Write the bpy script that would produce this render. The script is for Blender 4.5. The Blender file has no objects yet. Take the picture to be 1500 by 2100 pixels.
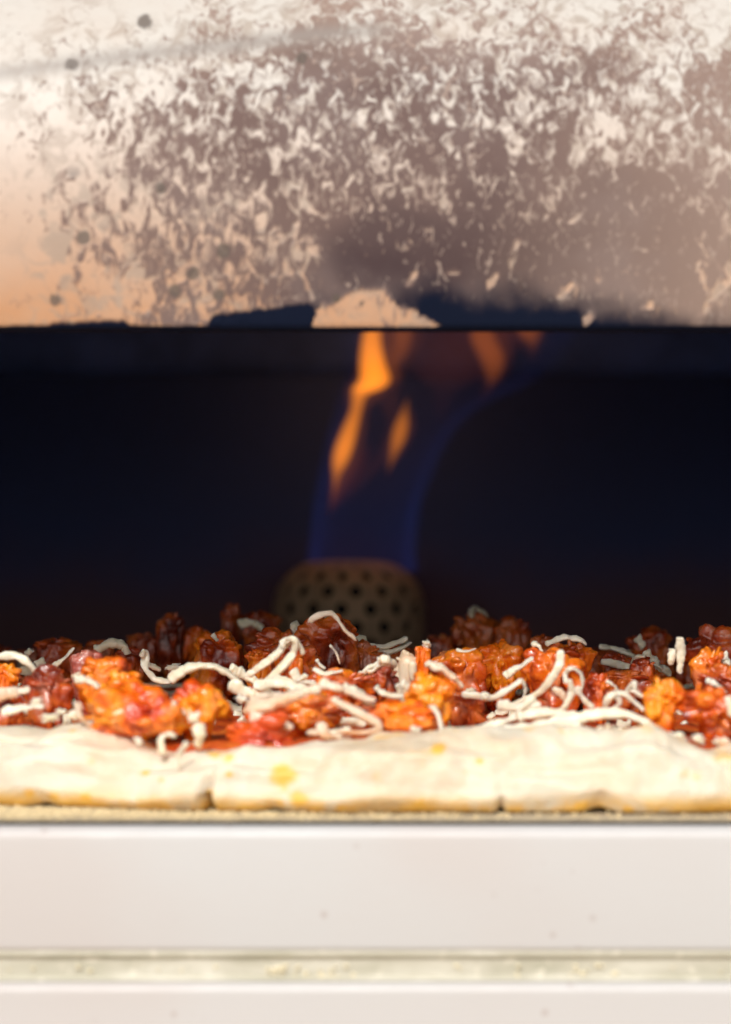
import bpy, bmesh, math, random
import numpy as np
from mathutils import Vector, Matrix, noise as mnoise
from mathutils.bvhtree import BVHTree

random.seed(7); RNG = np.random.RandomState(11)
sc = bpy.context.scene
COL = sc.collection
R = math.radians

# ------------------------------------------------------------------ camera
CAMP = Vector((0, -0.70, 0.062)); PITCH = math.atan(70 / 7000)
cam_d = bpy.data.cameras.new('camera'); cam = bpy.data.objects.new('camera', cam_d); COL.objects.link(cam)
cam.location = CAMP; cam.rotation_euler = (math.pi / 2 - PITCH, 0, 0)
cam_d.sensor_fit = 'HORIZONTAL'; cam_d.sensor_width = 24; cam_d.lens = 112
cam_d.clip_start = 0.01; cam_d.clip_end = 200
cam_d.dof.use_dof = True; cam_d.dof.focus_distance = 0.738; cam_d.dof.aperture_fstop = 13.5
sc.camera = cam

# ------------------------------------------------------------------ world and sun
SUN_EL, SUN_AZ = 43, -14          # azimuth away from straight behind the camera, to the left
w = bpy.data.worlds.new('World'); sc.world = w; w.use_nodes = True
nt = w.node_tree; nt.nodes.clear()
sky = nt.nodes.new('ShaderNodeTexSky'); sky.sky_type = 'NISHITA'; sky.sun_disc = False
sky.sun_elevation = R(SUN_EL); sky.sun_rotation = R(180 - SUN_AZ); sky.dust_density = 3.0; sky.air_density = 1.2
hs = nt.nodes.new('ShaderNodeHueSaturation'); hs.inputs['Saturation'].default_value = 0.28
bg = nt.nodes.new('ShaderNodeBackground'); bg.inputs['Strength'].default_value = 0.13
wo = nt.nodes.new('ShaderNodeOutputWorld')
nt.links.new(sky.outputs[0], hs.inputs['Color']); nt.links.new(hs.outputs[0], bg.inputs[0]); nt.links.new(bg.outputs[0], wo.inputs[0])
sd = bpy.data.lights.new('sun', 'SUN'); sd.energy = 2.6; sd.angle = R(9); sd.color = (1, .965, .92)
sun = bpy.data.objects.new('sun', sd); COL.objects.link(sun)
sdir = Vector((math.sin(R(SUN_AZ)) * math.cos(R(SUN_EL)), -math.cos(R(SUN_AZ)) * math.cos(R(SUN_EL)), math.sin(R(SUN_EL))))
sun.rotation_euler = sdir.to_track_quat('Z', 'Y').to_euler(); sun.location = (0, 0, 3)
sc.view_settings.view_transform = 'Standard'; sc.view_settings.look = 'None'
sc.view_settings.exposure = 0.0; sc.view_settings.gamma = 1; sc.view_settings.use_curve_mapping = False
sc.cycles.volume_step_rate = 1.0

# ------------------------------------------------------------------ helpers
FW = Vector((0, math.cos(PITCH), -math.sin(PITCH))); UP = Vector((0, math.sin(PITCH), math.cos(PITCH)))
def P(px, py, Y):
    d = FW + Vector(((px - 750) / 7000, 0, 0)) - UP * ((py - 1050) / 7000)
    return CAMP + d * ((Y - CAMP.y) / d.y)
def mm(npx, Y): return npx * (Y - CAMP.y) / 7000
def topx(v):
    q = Vector(v) - CAMP; f = q.dot(FW)
    return 750 + 7000 * q.x / f, 1050 - 7000 * q.dot(UP) / f

def mk(name, V, F, mat, parent=None, smooth=True, loc=None):
    me = bpy.data.meshes.new(name)
    V = np.asarray(V, dtype=float)
    if loc is not None: V = V - np.array(loc)
    me.from_pydata(V.tolist(), [], F)
    if smooth: me.polygons.foreach_set('use_smooth', [True] * len(me.polygons))
    me.materials.append(mat); me.update()
    o = bpy.data.objects.new(name, me); COL.objects.link(o)
    if loc is not None: o.location = loc
    if parent is not None:
        o.parent = parent
        o.location = Vector(o.location) - parent.location
    return o
def thing(name, label, cat, loc=(0, 0, 0)):
    o = bpy.data.objects.new(name, None); COL.objects.link(o); o.location = loc
    o.empty_display_size = .02
    o['label'] = label; o['category'] = cat
    return o
def tag(o, label=None, cat=None, group=None, kind=None):
    for k, v in (('label', label), ('category', cat), ('group', group), ('kind', kind)):
        if v: o[k] = v
def grid_faces(n, m, wrap_n=False, wrap_m=False):
    F = []
    for i in range(n if wrap_n else n - 1):
        for j in range(m if wrap_m else m - 1):
            a = i * m + j; b = ((i + 1) % n) * m + j; c = ((i + 1) % n) * m + (j + 1) % m; d = i * m + (j + 1) % m
            F.append((a, b, c, d))
    return F
def extrude_x(name, prof, x0, x1, mat, parent, nx=2, close=True, smooth=False, wob=0):
    """prof: closed loop of (y,z); extruded along x"""
    xs = np.linspace(x0, x1, nx); n = len(prof)
    V = [(x, y, z) for x in xs for (y, z) in prof]
    F = []
    for i in range(nx - 1):
        for j in range(n if close else n - 1):
            k = (j + 1) % n
            F.append((i * n + j, (i + 1) * n + j, (i + 1) * n + k, i * n + k))
    if close:
        F.append(tuple(range(n))[::-1] if False else tuple(range(n))); F.append(tuple(range((nx - 1) * n, nx * n))[::-1])
    o = mk(name, V, F, mat, parent, smooth)
    bm = bmesh.new(); bm.from_mesh(o.data); bmesh.ops.recalc_face_normals(bm, faces=bm.faces); bm.to_mesh(o.data); bm.free()
    if smooth:
        try: o.data.set_sharp_from_angle(angle=R(40))
        except Exception: pass
    return o
def arc(cy, cz, r, a0, a1, n=8):
    return [(cy + r * math.cos(R(a0 + (a1 - a0) * i / n)), cz + r * math.sin(R(a0 + (a1 - a0) * i / n))) for i in range(n + 1)]
def fbm(v, s, o=3): return mnoise.fractal(Vector(v) * s, 1.0, 2.0, o)

# ------------------------------------------------------------------ materials
class M:
    def __init__(s, name):
        s.m = bpy.data.materials.new(name); s.m.use_nodes = True; s.t = s.m.node_tree
        s.b = s.t.nodes['Principled BSDF']; s.out = s.t.nodes['Material Output']
        s.tc = s.t.nodes.new('ShaderNodeTexCoord')
    def n(s, typ, **kw):
        x = s.t.nodes.new(typ)
        for k, v in kw.items():
            if k.startswith('i_'): x.inputs[k[2:].replace('_', ' ')].default_value = v
            else: setattr(x, k, v)
        return x
    def l(s, a, b): s.t.links.new(a, b)
    def noise(s, scale, detail=4, rough=.55, dist=0, vec=None, typ='ShaderNodeTexNoise'):
        x = s.n(typ); x.inputs['Scale'].default_value = scale; x.inputs['Detail'].default_value = detail
        x.inputs['Roughness'].default_value = rough
        if 'Distortion' in x.inputs: x.inputs['Distortion'].default_value = dist
        s.l(vec or s.tc.outputs['Object'], x.inputs['Vector']); return x.outputs['Fac']
    def ramp(s, fac, stops, interp='LINEAR'):
        x = s.n('ShaderNodeValToRGB'); x.color_ramp.interpolation = interp
        e = x.color_ramp.elements
        while len(e) < len(stops): e.new(.5)
        for el, (p, c) in zip(e, stops):
            el.position = p; el.color = (*c, 1) if len(c) == 3 else c
        s.l(fac, x.inputs['Fac']); return x.outputs['Color']
    def mix(s, fac, a, b, mode='MIX'):
        x = s.n('ShaderNodeMix', data_type='RGBA', blend_type=mode)
        for sock, v in ((x.inputs[0], fac), (x.inputs[6], a), (x.inputs[7], b)):
            if isinstance(v, (int, float)): sock.default_value = v
            elif isinstance(v, tuple): sock.default_value = (*v, 1)
            else: s.l(v, sock)
        return x.outputs[2]
    def math(s, op, a, b=None, clamp=False):
        x = s.n('ShaderNodeMath', operation=op, use_clamp=clamp)
        for sock, v in ((x.inputs[0], a), (x.inputs[1], b)):
            if v is None: continue
            if isinstance(v, (int, float)): sock.default_value = v
            else: s.l(v, sock)
        return x.outputs[0]
    def mapr(s, v, a, b, c=0, d=1, smooth=True):
        x = s.n('ShaderNodeMapRange', interpolation_type='SMOOTHSTEP' if smooth else 'LINEAR')
        s.l(v, x.inputs[0])
        for i, q in enumerate((a, b, c, d)):
            if isinstance(q, (int, float)): x.inputs[i + 1].default_value = q
            else: s.l(q, x.inputs[i + 1])
        return x.outputs[0]
    def bump(s, h, dist, strength=1, nrm=None):
        x = s.n('ShaderNodeBump'); x.inputs['Distance'].default_value = dist; x.inputs['Strength'].default_value = strength
        s.l(h, x.inputs['Height'])
        if nrm: s.l(nrm, x.inputs['Normal'])
        s.l(x.outputs[0], s.b.inputs['Normal']); return x.outputs[0]
    def set(s, **kw):
        for k, v in kw.items():
            k = k.replace('_', ' '); sock = s.b.inputs[k]
            if isinstance(v, (int, float)): sock.default_value = v
            elif isinstance(v, tuple): sock.default_value = (*v, 1) if (sock.type == 'RGBA' and len(v) == 3) else v
            else: s.l(v, sock)
        return s

def attr(m, name): return m.n('ShaderNodeAttribute', attribute_name=name).outputs['Fac']

# hood: stainless steel with flaking soot, warm reflection painted into its colour
def mat_hood():
    m = M('sooty_steel')
    mp = m.n('ShaderNodeMapping'); mp.inputs['Rotation'].default_value = (0, R(30), 0); mp.inputs['Scale'].default_value = (1.3, 1, .8)
    m.l(m.tc.outputs['Object'], mp.inputs['Vector'])
    n1 = m.noise(390, 3, .55, .9, mp.outputs[0]); n2 = m.noise(120, 2, .5, .5)
    nn = m.math('ADD', m.math('MULTIPLY', n1, .72), m.math('MULTIPLY', n2, .28))
    s = attr(m, 'soot'); th = attr(m, 'thick'); ti = attr(m, 'warm_refl'); sm = attr(m, 'grey_band')
    thr = m.math('ADD', m.math('MULTIPLY', s, .46), .27)
    lo = m.math('SUBTRACT', thr, .07); hi = m.math('ADD', thr, .10)
    clean = m.mapr(nn, lo, hi)
    n3 = m.noise(60, 4, .6)
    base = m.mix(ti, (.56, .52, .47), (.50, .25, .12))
    base = m.mix(m.math('MULTIPLY', m.mapr(m.noise(210, 3, .6, 1.2), .44, .62, 0, .65), m.mapr(s, .02, .22, .12, 1)), base, (.30, .235, .185))
    base = m.mix(m.mapr(n3, .35, .7, 0, .25), base, (.50, .38, .30))
    sootc = m.mix(m.mapr(s, .3, 1.0), (.18, .112, .092), (.050, .026, .028))
    sootc = m.mix(attr(m, 'film'), sootc, (.31, .215, .17))
    # thin dusty film over part of the soot
    film = m.mapr(m.noise(45, 3, .6), .4, .75, 0, .3)
    sootc = m.mix(film, sootc, (.26, .20, .185))
    fl = m.noise(420, 2, .5, 1.5, mp.outputs[0])
    sootc = m.mix(m.mapr(fl, .60, .70, 0, .75), sootc, (.36, .27, .22))
    c = m.mix(clean, sootc, base)
    c = m.mix(m.mapr(sm, 0, 1, 0, .8), c, (.27, .235, .21))
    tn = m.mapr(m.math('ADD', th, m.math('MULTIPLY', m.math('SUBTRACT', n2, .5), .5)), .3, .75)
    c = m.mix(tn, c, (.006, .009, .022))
    # pits
    v = m.n('ShaderNodeTexVoronoi', feature='F1'); v.inputs['Scale'].default_value = 75
    m.l(m.tc.outputs['Object'], v.inputs['Vector'])
    pit = m.math('MULTIPLY', m.mapr(v.outputs['Distance'], .07, .16, 1, 0), m.mapr(m.noise(33, 1), .56, .62))
    c = m.mix(m.math('MULTIPLY', pit, .8), c, (.12, .09, .075))
    sp = m.mapr(m.math('ADD', attr(m, 'spot'), m.math('MULTIPLY', m.math('SUBTRACT', n1, .5), 1.6)), .3, .8, 0, .85)
    c = m.mix(sp, c, (.10, .075, .06))
    m.set(Base_Color=c, Metallic=.0, Roughness=m.mapr(clean, 0, 1, .75, .45), Specular_IOR_Level=m.mapr(tn, 0, 1, .4, .04))
    m.bump(m.math('ADD', m.math('MULTIPLY', clean, -.6), m.math('MULTIPLY', n1, .3)), .0004, .6)
    return m.m
def mat_dark(name='sooty_blue_haze_lining', c=(.085, .14, .40), r=.6):  # default blue puts the chamber's haze into the wall colour
    m = M(name)
    col = m.mix(m.mapr(m.noise(25, 5, .6), .3, .7), c, tuple(q * 2.1 for q in c))
    m.set(Base_Color=col, Roughness=r); m.bump(m.noise(180, 5, .6), .001, .5)
    return m.m
def mat_baffle():
    m = M('baffle_lining')
    sx = m.n('ShaderNodeSeparateXYZ'); g = m.n('ShaderNodeNewGeometry'); m.l(g.outputs['Position'], sx.inputs[0])
    n = m.noise(18, 4, .6)
    k = m.mapr(m.math('ADD', sx.outputs['Z'], m.math('MULTIPLY', m.math('SUBTRACT', n, .5), .03)), .012, .050)
    col = m.mix(k, (.13, .065, .085), (.045, .075, .25))  # navy upper tone has the chamber's blue haze painted in
    m.set(Base_Color=col, Roughness=.7); m.bump(m.noise(180, 5, .6), .001, .5); return m.m
def mat_panel(name='pale_brushed_steel', c=(.56, .55, .54)):
    m = M(name)
    mp = m.n('ShaderNodeMapping'); mp.inputs['Scale'].default_value = (4, 60, 60)
    m.l(m.tc.outputs['Object'], mp.inputs['Vector'])
    br = m.noise(40, 4, .6, 0, mp.outputs[0])
    big = m.noise(11, 3, .5)
    col = m.mix(m.mapr(big, .42, .62), c, (c[0] * .98, c[1] * .93, c[2] * .91))
    col = m.mix(m.mapr(br, .3, .75, 0, .12), col, (.55, .50, .46))
    v = m.n('ShaderNodeTexVoronoi', feature='F1'); v.inputs['Scale'].default_value = 190
    m.l(m.tc.outputs['Object'], v.inputs['Vector'])
    fl = m.math('MULTIPLY', m.mapr(v.outputs['Distance'], .06, .17, 1, 0), m.mapr(m.noise(40, 2), .50, .60))
    col = m.mix(m.math('MULTIPLY', fl, .5), col, (.36, .27, .24))
    m.set(Base_Color=col, Metallic=.1, Roughness=m.mapr(br, .2, .8, .5, .66))
    m.bump(br, .0001, .25)
    return m.m
def mat_rail():
    m = M('grimy_steel_groove')
    mp = m.n('ShaderNodeMapping'); mp.inputs['Scale'].default_value = (1, 3, 3)
    m.l(m.tc.outputs['Object'], mp.inputs['Vector'])
    n = m.noise(70, 5, .65, .3, mp.outputs[0]); n2 = m.noise(330, 3)
    col = m.ramp(n, [(.3, (.42, .40, .30)), (.5, (.54, .51, .41)), (.72, (.68, .65, .55))])
    col = m.mix(m.mapr(n2, .6, .7, 0, .6), col, (.80, .75, .63))
    m.set(Base_Color=col, Roughness=.5, Metallic=.1); m.bump(n2, .0002, .5)
    return m.m
def mat_dough():
    m = M('raw_dough')
    g = m.n('ShaderNodeNewGeometry')
    sx = m.n('ShaderNodeSeparateXYZ'); m.l(m.tc.outputs['Object'], sx.inputs[0])
    n1 = m.noise(55, 4, .55, .4); n2 = m.noise(160, 4, .6); n3 = m.noise(22, 3, .5, .6)
    col = m.mix(m.mapr(n1, .35, .7), (.73, .65, .51), (.69, .54, .37))
    # corn oil and cornmeal stain, mostly along the foot of the rim
    foot = m.mapr(sx.outputs['Z'], .0008, .0048, 1, 0)
    sa = m.mapr(m.math('ADD', attr(m, 'stain'), m.math('ADD', m.math('MULTIPLY', m.math('SUBTRACT', n2, .5), 2.6), m.math('MULTIPLY', m.math('SUBTRACT', n1, .5), 1.6))), .3, 1.15)
    st = m.math('MULTIPLY', foot, m.mapr(m.math('ADD', m.math('MULTIPLY', n3, .6), m.math('MULTIPLY', n2, .4)),   .34, .50))
    blob = m.mapr(m.math('ADD', m.math('MULTIPLY', n3, .55), m.math('MULTIPLY', n2, .45)), .56, .64)
    st = m.math('MAXIMUM', st, m.math('MULTIPLY', blob, .75))
    st = m.math('MAXIMUM', st, sa)
    col = m.mix(m.math('MULTIPLY', st, .9), col, (.86, .47, .05))
    brown = m.math('MULTIPLY', m.mapr(sx.outputs['Z'], .0, .0011, 1, 0), m.mapr(n1, .35, .6))
    col = m.mix(m.math('MULTIPLY', brown, .7), col, (.25, .11, .02))
    m.set(Base_Color=col, Roughness=.55, Subsurface_Weight=.25, Subsurface_Radius=(1, .6, .3), Subsurface_Scale=.003)
    hb = m.math('ADD', m.math('MULTIPLY', n1, 1.0), m.math('MULTIPLY', n2, .35))
    m.bump(hb, .0018, .8)
    return m.m
def mat_sausage(name, cs, rough=.24, sc_=1.0):
    """cs: dark, mid, bright, pinkish accent"""
    m = M(name)
    oi = m.n('ShaderNodeObjectInfo')
    off = m.n('ShaderNodeVectorMath', operation='ADD'); m.l(m.tc.outputs['Object'], off.inputs[0])
    cm = m.n('ShaderNodeCombineXYZ'); m.l(oi.outputs['Random'], cm.inputs[0]); m.l(off.outputs[0], cm.inputs[1]) if False else None
    m.l(cm.outputs[0], off.inputs[1]); vec = off.outputs[0]
    n1 = m.noise(190 * sc_, 3, .5, .5, vec); n2 = m.noise(95 * sc_, 3, .55, .3, vec); n3 = m.noise(900, 3, .6, 0, vec)
    col = m.ramp(n2, [(.36, cs[0]), (.46, cs[1]), (.60, cs[2]), (.72, cs[2])])
    col = m.mix(m.mapr(n1, .56, .66, 0, .85), col, cs[3])
    col = m.mix(m.mapr(n1, .30, .44, .7, 0), col, cs[0])
    v = m.n('ShaderNodeTexVoronoi', feature='SMOOTH_F1'); v.inputs['Scale'].default_value = 420
    m.l(vec, v.inputs['Vector'])
    m.set(Base_Color=col, Roughness=m.mapr(n3, .3, .7, rough * .7, rough * 1.9), Subsurface_Weight=.2,
          Subsurface_Radius=(1, .25, .08), Subsurface_Scale=.0025, Coat_Weight=.45, Coat_Roughness=.12)
    h = m.math('ADD', m.math('MULTIPLY', n1, 1.1), m.math('ADD', m.math('MULTIPLY', v.outputs['Distance'], .9), m.math('MULTIPLY', n3, .25)))
    m.bump(h, .0011, .75)
    return m.m
def mat_cheese(name='shredded_mozzarella', c=(.87, .76, .56), c2=(.84, .66, .45)):
    m = M(name)
    n1 = m.noise(260, 3, .5); n2 = m.noise(90, 3, .5)
    col = m.mix(m.mapr(n2, .45, .66), c, c2)
    m.set(Base_Color=col, Roughness=.42, Subsurface_Weight=.6, Subsurface_Radius=(1, .8, .55), Subsurface_Scale=.0025,
          Coat_Weight=.15, Coat_Roughness=.3)
    m.bump(n1, .0006, .6)
    return m.m
def mat_sauce():
    m = M('tomato_sauce')
    n = m.noise(120, 4, .6)
    m.set(Base_Color=m.ramp(n, [(.3, (.14, .014, .003)), (.5, (.45, .06, .008)), (.72, (.66, .17, .02))]), Roughness=.5, Specular_IOR_Level=.25)
    m.bump(m.noise(300, 4, .6), .0016, .8); return m.m
def mat_plain(name, c, r=.6, bumpd=0, bs=200, metal=0):
    m = M(name); n = m.noise(bs, 4, .6)
    m.set(Base_Color=m.mix(m.mapr(n, .3, .7), c, tuple(q * .72 for q in c)), Roughness=r, Metallic=metal)
    if bumpd: m.bump(n, bumpd, .7)
    return m.m
def mat_emit_vol(name, c, s):
    mt = bpy.data.materials.new(name); mt.use_nodes = True; t = mt.node_tree; t.nodes.clear()
    e = t.nodes.new('ShaderNodeEmission'); e.inputs[0].default_value = (*c, 1); e.inputs[1].default_value = s
    o = t.nodes.new('ShaderNodeOutputMaterial'); t.links.new(e.outputs[0], o.inputs['Volume'])
    mt.cycles.homogeneous_volume = True if hasattr(mt, 'cycles') and hasattr(mt.cycles, 'homogeneous_volume') else None
    return mt

HOOD = mat_hood(); DARK = mat_dark(); PANEL = mat_panel(); PANEL2 = mat_panel('pale_steel_lower', (.54, .52, .505)); RAIL = mat_rail()
DOUGH = mat_dough(); SAUCE = mat_sauce(); CHEESE = mat_cheese()
CHEESE_R = mat_cheese('sauce_tinged_mozzarella', (.80, .62, .46), (.72, .38, .20))
ORANGE = mat_sausage('saucy_orange_sausage', [(.55, .045, .003), (.92, .17, .005), (.98, .33, .010), (.95, .27, .045)])
BROWN = mat_sausage('browned_red_sausage', [(.14, .016, .006), (.42, .055, .010), (.66, .15, .02), (.50, .17, .10)], .2)
MIXED = mat_sausage('red_brown_sausage', [(.24, .022, .005), (.68, .10, .007), (.88, .24, .014), (.74, .22, .09)], .2)
REDP = mat_sausage('red_pepper', [(.42, .025, .004), (.62, .055, .006), (.72, .12, .012), (.70, .09, .02)], .16, .6)
ONION = mat_cheese('translucent_onion', (.78, .55, .36), (.80, .66, .48))

# ------------------------------------------------------------------ setting: unseen table added under the oven, also to bounce warm light
tb = mk('bounce_table_top', [(-.9, -.75, -.16), (.9, -.75, -.16), (.9, .9, -.16), (-.9, .9, -.16), (-.9, -.75, -.19), (.9, -.75, -.19), (.9, .9, -.19), (-.9, .9, -.19)],
        [(0, 1, 2, 3), (7, 6, 5, 4), (0, 4, 5, 1), (1, 5, 6, 2), (2, 6, 7, 3), (3, 7, 4, 0)], mat_plain('sandy_bounce_table', (.55, .40, .26), .6), None, False)
tag(tb, kind='structure')

# ------------------------------------------------------------------ the oven
oven = thing('pizza_oven', 'steel pizza oven with soot flaked hood, dark chamber and pale steel front', 'oven', (0, -.09, -.16))
W = .235
# --- hood: curved sheet with rolled lip
LIPY = -.05
lip_z = P(750, 680, LIPY).z
prof = []
prof += [(LIPY + .016, lip_z + .004), (LIPY + .008, lip_z + .0006)]
prof += [(LIPY + .002, lip_z), (LIPY + .0004, lip_z + .0004), (LIPY - .0002, lip_z + .0012)]
# rising sheet: leans out a little, then curls back over the dome
y, z, a = LIPY - .0002, lip_z + .0012, 93.0
L = 0
while L < .11:
    st = .0007
    y += math.cos(R(a)) * st; z += math.sin(R(a)) * st; L += st
    a = 93 - 56 * (L / .085) ** 1.25 if L > 0 else a
    a = max(a, 18)
    prof.append((y, z))
npf = len(prof); back = [(yy, zz) for i, (yy, zz) in enumerate(prof)]
nx = 641; xs = np.linspace(-W, W, nx)
Vh = []; 
for x in xs:
    # the sheet is very slightly dented
    for i, (yy, zz) in enumerate(prof):
        k = min(1, max(0, (i - 5) / 20))
        dz = .0012 * k * mnoise.noise(Vector((x * 16, zz * 16, 3)))
        Vh.append((x, yy - dz, zz + dz * .3))
nV = len(Vh)
F = grid_faces(nx, npf)
for x in xs: 
    for (yy, zz) in prof: Vh.append((x, yy + .004, zz + .0008))
F2 = [tuple(q + nV for q in f[::-1]) for f in F]
Fr = []
for i in range(nx - 1):
    Fr.append((i * npf, nV + i * npf, nV + (i + 1) * npf, (i + 1) * npf)); e = npf - 1
    Fr.append((i * npf + e, (i + 1) * npf + e, nV + (i + 1) * npf + e, nV + i * npf + e))
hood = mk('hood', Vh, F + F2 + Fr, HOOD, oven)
hood['label'] = 'steel hood with a painted warm reflection and dark soot flaking off it'
CP = [(0,0,0),(300,0,.0),(550,0,.08),(750,40,.4),(900,0,.25),(1050,60,.45),(1200,0,.12),(1500,0,.08),(1350,80,.4),(0,120,.12),(250,120,.25),(450,110,.4),(650,90,.72),
      (800,120,.66),(1000,150,.6),(0,300,.02),(100,250,.24),(250,230,.38),(400,220,.40),(300,330,.40),(500,260,.5),(600,330,.55),(800,300,.60),(1000,300,.62),(1200,150,.62),
      (1150,220,.6),(1250,260,.45),(1400,230,.52),(1500,200,.5),(1500,300,.55),(0,450,0.02),(150,400,.32),(250,480,.32),(400,430,.42),(600,430,.48),(760,470,.80),(700,420,.5),(880,390,.56),
      (1000,420,.70),(1130,370,.60),(1250,400,.74),(1500,400,.66),(1400,480,.76),(0,600,0),(150,600,.22),(260,570,.34),(400,560,.42),(500,590,.45),(600,530,.45),(650,590,.7),
      (720,540,.95),(800,560,1.0),(900,520,.84),(1000,480,.78),(1200,500,.78),(1400,570,.80),(1500,570,.70),(1100,570,.82),(1300,600,.78),(1500,640,.74),(850,470,.80),(960,590,.9)]
CA = np.array(CP, float)
def interp(px, py):
    d2 = ((CA[:, 0] - px) / 1.2) ** 2 + (CA[:, 1] - py) ** 2 + 900
    wgt = 1 / d2 ** 1.6
    b = .09 * math.exp(-((px - 430) / 260) ** 2) * (1 if py > 170 else .3)
    return float((wgt * CA[:, 2]).sum() / wgt.sum()) + b
BX = [-400, 0, 100, 105, 258, 262, 425, 435, 640, 900, 1100, 1300, 1500, 2200]; BY = [669, 669, 667, 659, 655, 668, 668, 645, 618, 592, 606, 632, 662, 668]
FLK = [(1206, 656, 17, 9, 50), (1482, 590, 62, 9, 42), (1442, 572, 46, 7, -68), (1160, 596, 26, 9, 40), (1010, 575, 22, 8, 60), (845, 572, 20, 8, 62), (1450, 632, 20, 8, 50), (930, 560, 16, 8, 0), (1330, 628, 14, 7, 20), (1180, 450, 18, 8, 40), (1060, 500, 14, 7, 70)]
def patch(px, py):
    for cx, cy, ln, wd_, an in FLK:
        u = (px - cx) * math.cos(R(an)) - (py - cy) * math.sin(R(an)); v = (px - cx) * math.sin(R(an)) + (py - cy) * math.cos(R(an))
        q = (u / ln) ** 2 + (v / wd_) ** 2
        if q < 1: return min(1, (1 - q) * 2) * .8
    if 636 < px < 910 and py < 676:
        top = np.interp(px, [636, 660, 700, 740, 790, 810, 850, 910], [668, 622, 606, 588, 586, 618, 632, 668])
        top += 9 * mnoise.noise(Vector((px * .03, 1, 2))) + 5 * mnoise.noise(Vector((px * .09, 1, 2)))
        if py > top: return min(1, (py - top) / 10) * (1 if py < 669 else max(0, (674 - py) / 5))
    return 0
film_ = np.zeros(len(Vh)); spot = np.zeros(len(Vh)); SPOTS = [(298, 45, 15), (148, 132, 14), (170, 488, 15), (460, 515, 16), (395, 560, 14), (115, 615, 13), (360, 598, 14), (330, 385, 12), (450, 605, 12), (690, 612, 9), (742, 622, 7), (620, 120, 13)]
soot = np.zeros(len(Vh)); thick = np.zeros(len(Vh)); warm_refl = np.zeros(len(Vh)); grey_band = np.zeros(len(Vh))
for i, v in enumerate(Vh):
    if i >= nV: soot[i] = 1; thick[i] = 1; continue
    px, py = topx(v)
    if abs(px - 750) > 900: px = 750 + math.copysign(900, px - 750)
    s = interp(px, py)
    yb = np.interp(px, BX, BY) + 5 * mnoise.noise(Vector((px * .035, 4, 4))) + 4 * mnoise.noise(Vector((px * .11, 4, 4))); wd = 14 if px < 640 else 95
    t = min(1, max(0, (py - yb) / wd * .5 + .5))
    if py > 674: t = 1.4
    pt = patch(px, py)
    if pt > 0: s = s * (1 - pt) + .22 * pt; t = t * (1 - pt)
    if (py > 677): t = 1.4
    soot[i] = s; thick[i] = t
    film_[i] = min(.85, max(np.interp(py, [-200, 0, 180], [.9, .8, 0]), np.interp(px + .35 * (py - 400), [1000, 1500, 1700], [0, .7, .8])))
    spot[i] = max([max(0, 1.5 - math.hypot(px - a, py - b) / c) for a, b, c in SPOTS])
    warm_refl[i] = min(1, max(0, (py - 170) / 470)) * (1 - .25 * min(1, max(0, px / 1500)))  # warm reflection painted in, stronger towards the lower left
    yc = np.interp(px, [-200, 0, 300, 500, 640, 800], [150, 150, 110, 90, 70, 60]); 
    grey_band[i] = max(0, 1 - abs(py - yc) / 34) * np.interp(px, [-100, 0, 500, 760, 850], [.75, .8, .9, .8, 0])  # greyer band sloping across the upper left of the hood
for nm, arr in (('soot', soot), ('thick', thick), ('warm_refl', warm_refl), ('spot', spot), ('film', film_), ('grey_band', grey_band)):
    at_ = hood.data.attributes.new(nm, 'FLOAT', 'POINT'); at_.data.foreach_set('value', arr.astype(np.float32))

# --- chamber lining: box open at the mouth
yb0, yb1 = LIPY + .006, .42; zt = .128
def box(name, x0, x1, y0, y1, z0, z1, mat, parent, bev=0):
    V = [(x, y, z) for x in (x0, x1) for y in (y0, y1) for z in (z0, z1)]
    Fb = [(0, 1, 3, 2), (4, 6, 7, 5), (0, 4, 5, 1), (2, 3, 7, 6), (0, 2, 6, 4), (1, 5, 7, 3)]
    o = mk(name, V, Fb, mat, parent, False)
    if bev:
        bm = bmesh.new(); bm.from_mesh(o.data); bmesh.ops.bevel(bm, geom=bm.edges[:], offset=bev, segments=2, affect='EDGES'); bm.to_mesh(o.data); bm.free()
    return o
CEIL = mat_dark('sooty_ceiling', (.02, .02, .035), .6)
box('ceiling_plate', -W + .012, W - .012, LIPY + .009, yb1, zt, zt + .012, CEIL, oven)
SIDE = mat_dark('sooty_side', (.035, .042, .07), .7)
box('back_wall', -W, W, yb1 + .002, yb1 + .02, -.02, .13, DARK, oven)
box('back_baffle', -W + .011, W - .011, yb1 - .02, yb1, -.01, P(750, 770, yb1 - .02).z, mat_baffle(), oven, .001)
for s in (-1, 1):
    box('side_wall', min(s * W, s * (W - .01)), max(s * W, s * (W - .01)), LIPY + .004, yb1, -.141, zt - .002, SIDE, oven)
box('chamber_floor', -W + .011, W - .011, -.06, yb1, -.03, -.012, mat_dark('sooty_floor', (.09, .05, .07)), oven)
# outer shell closing the top behind the hood
ytop, ztop = prof[-1]
box('roof_shell', -W, W, ytop + .003, yb1 + .02, ztop - .006, ztop - .001, mat_plain('steel_roof', (.5, .48, .45), .4, 0, 80, .5), oven)
for s in (-1, 1):
    box('foot', s * .19 - .015, s * .19 + .015, -.04, .0, -.1595, -.151, mat_plain('black_rubber', (.03, .03, .03), .8), oven, .002)
    box('foot', s * .19 - .015, s * .19 + .015, .34, .38, -.1595, -.151, bpy.data.materials['black_rubber'], oven, .002)
box('base_plate', -W, W, -.074, yb1 + .02, -.15, -.142, mat_plain('steel_base', (.45, .43, .4), .45, 0, 80, .5), oven)

# --- front panels below the mouth
FY = -.088
zA = P(750, 1697, FY).z; zB = P(750, 1946, FY).z; zC = P(750, 2014, FY).z
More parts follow.
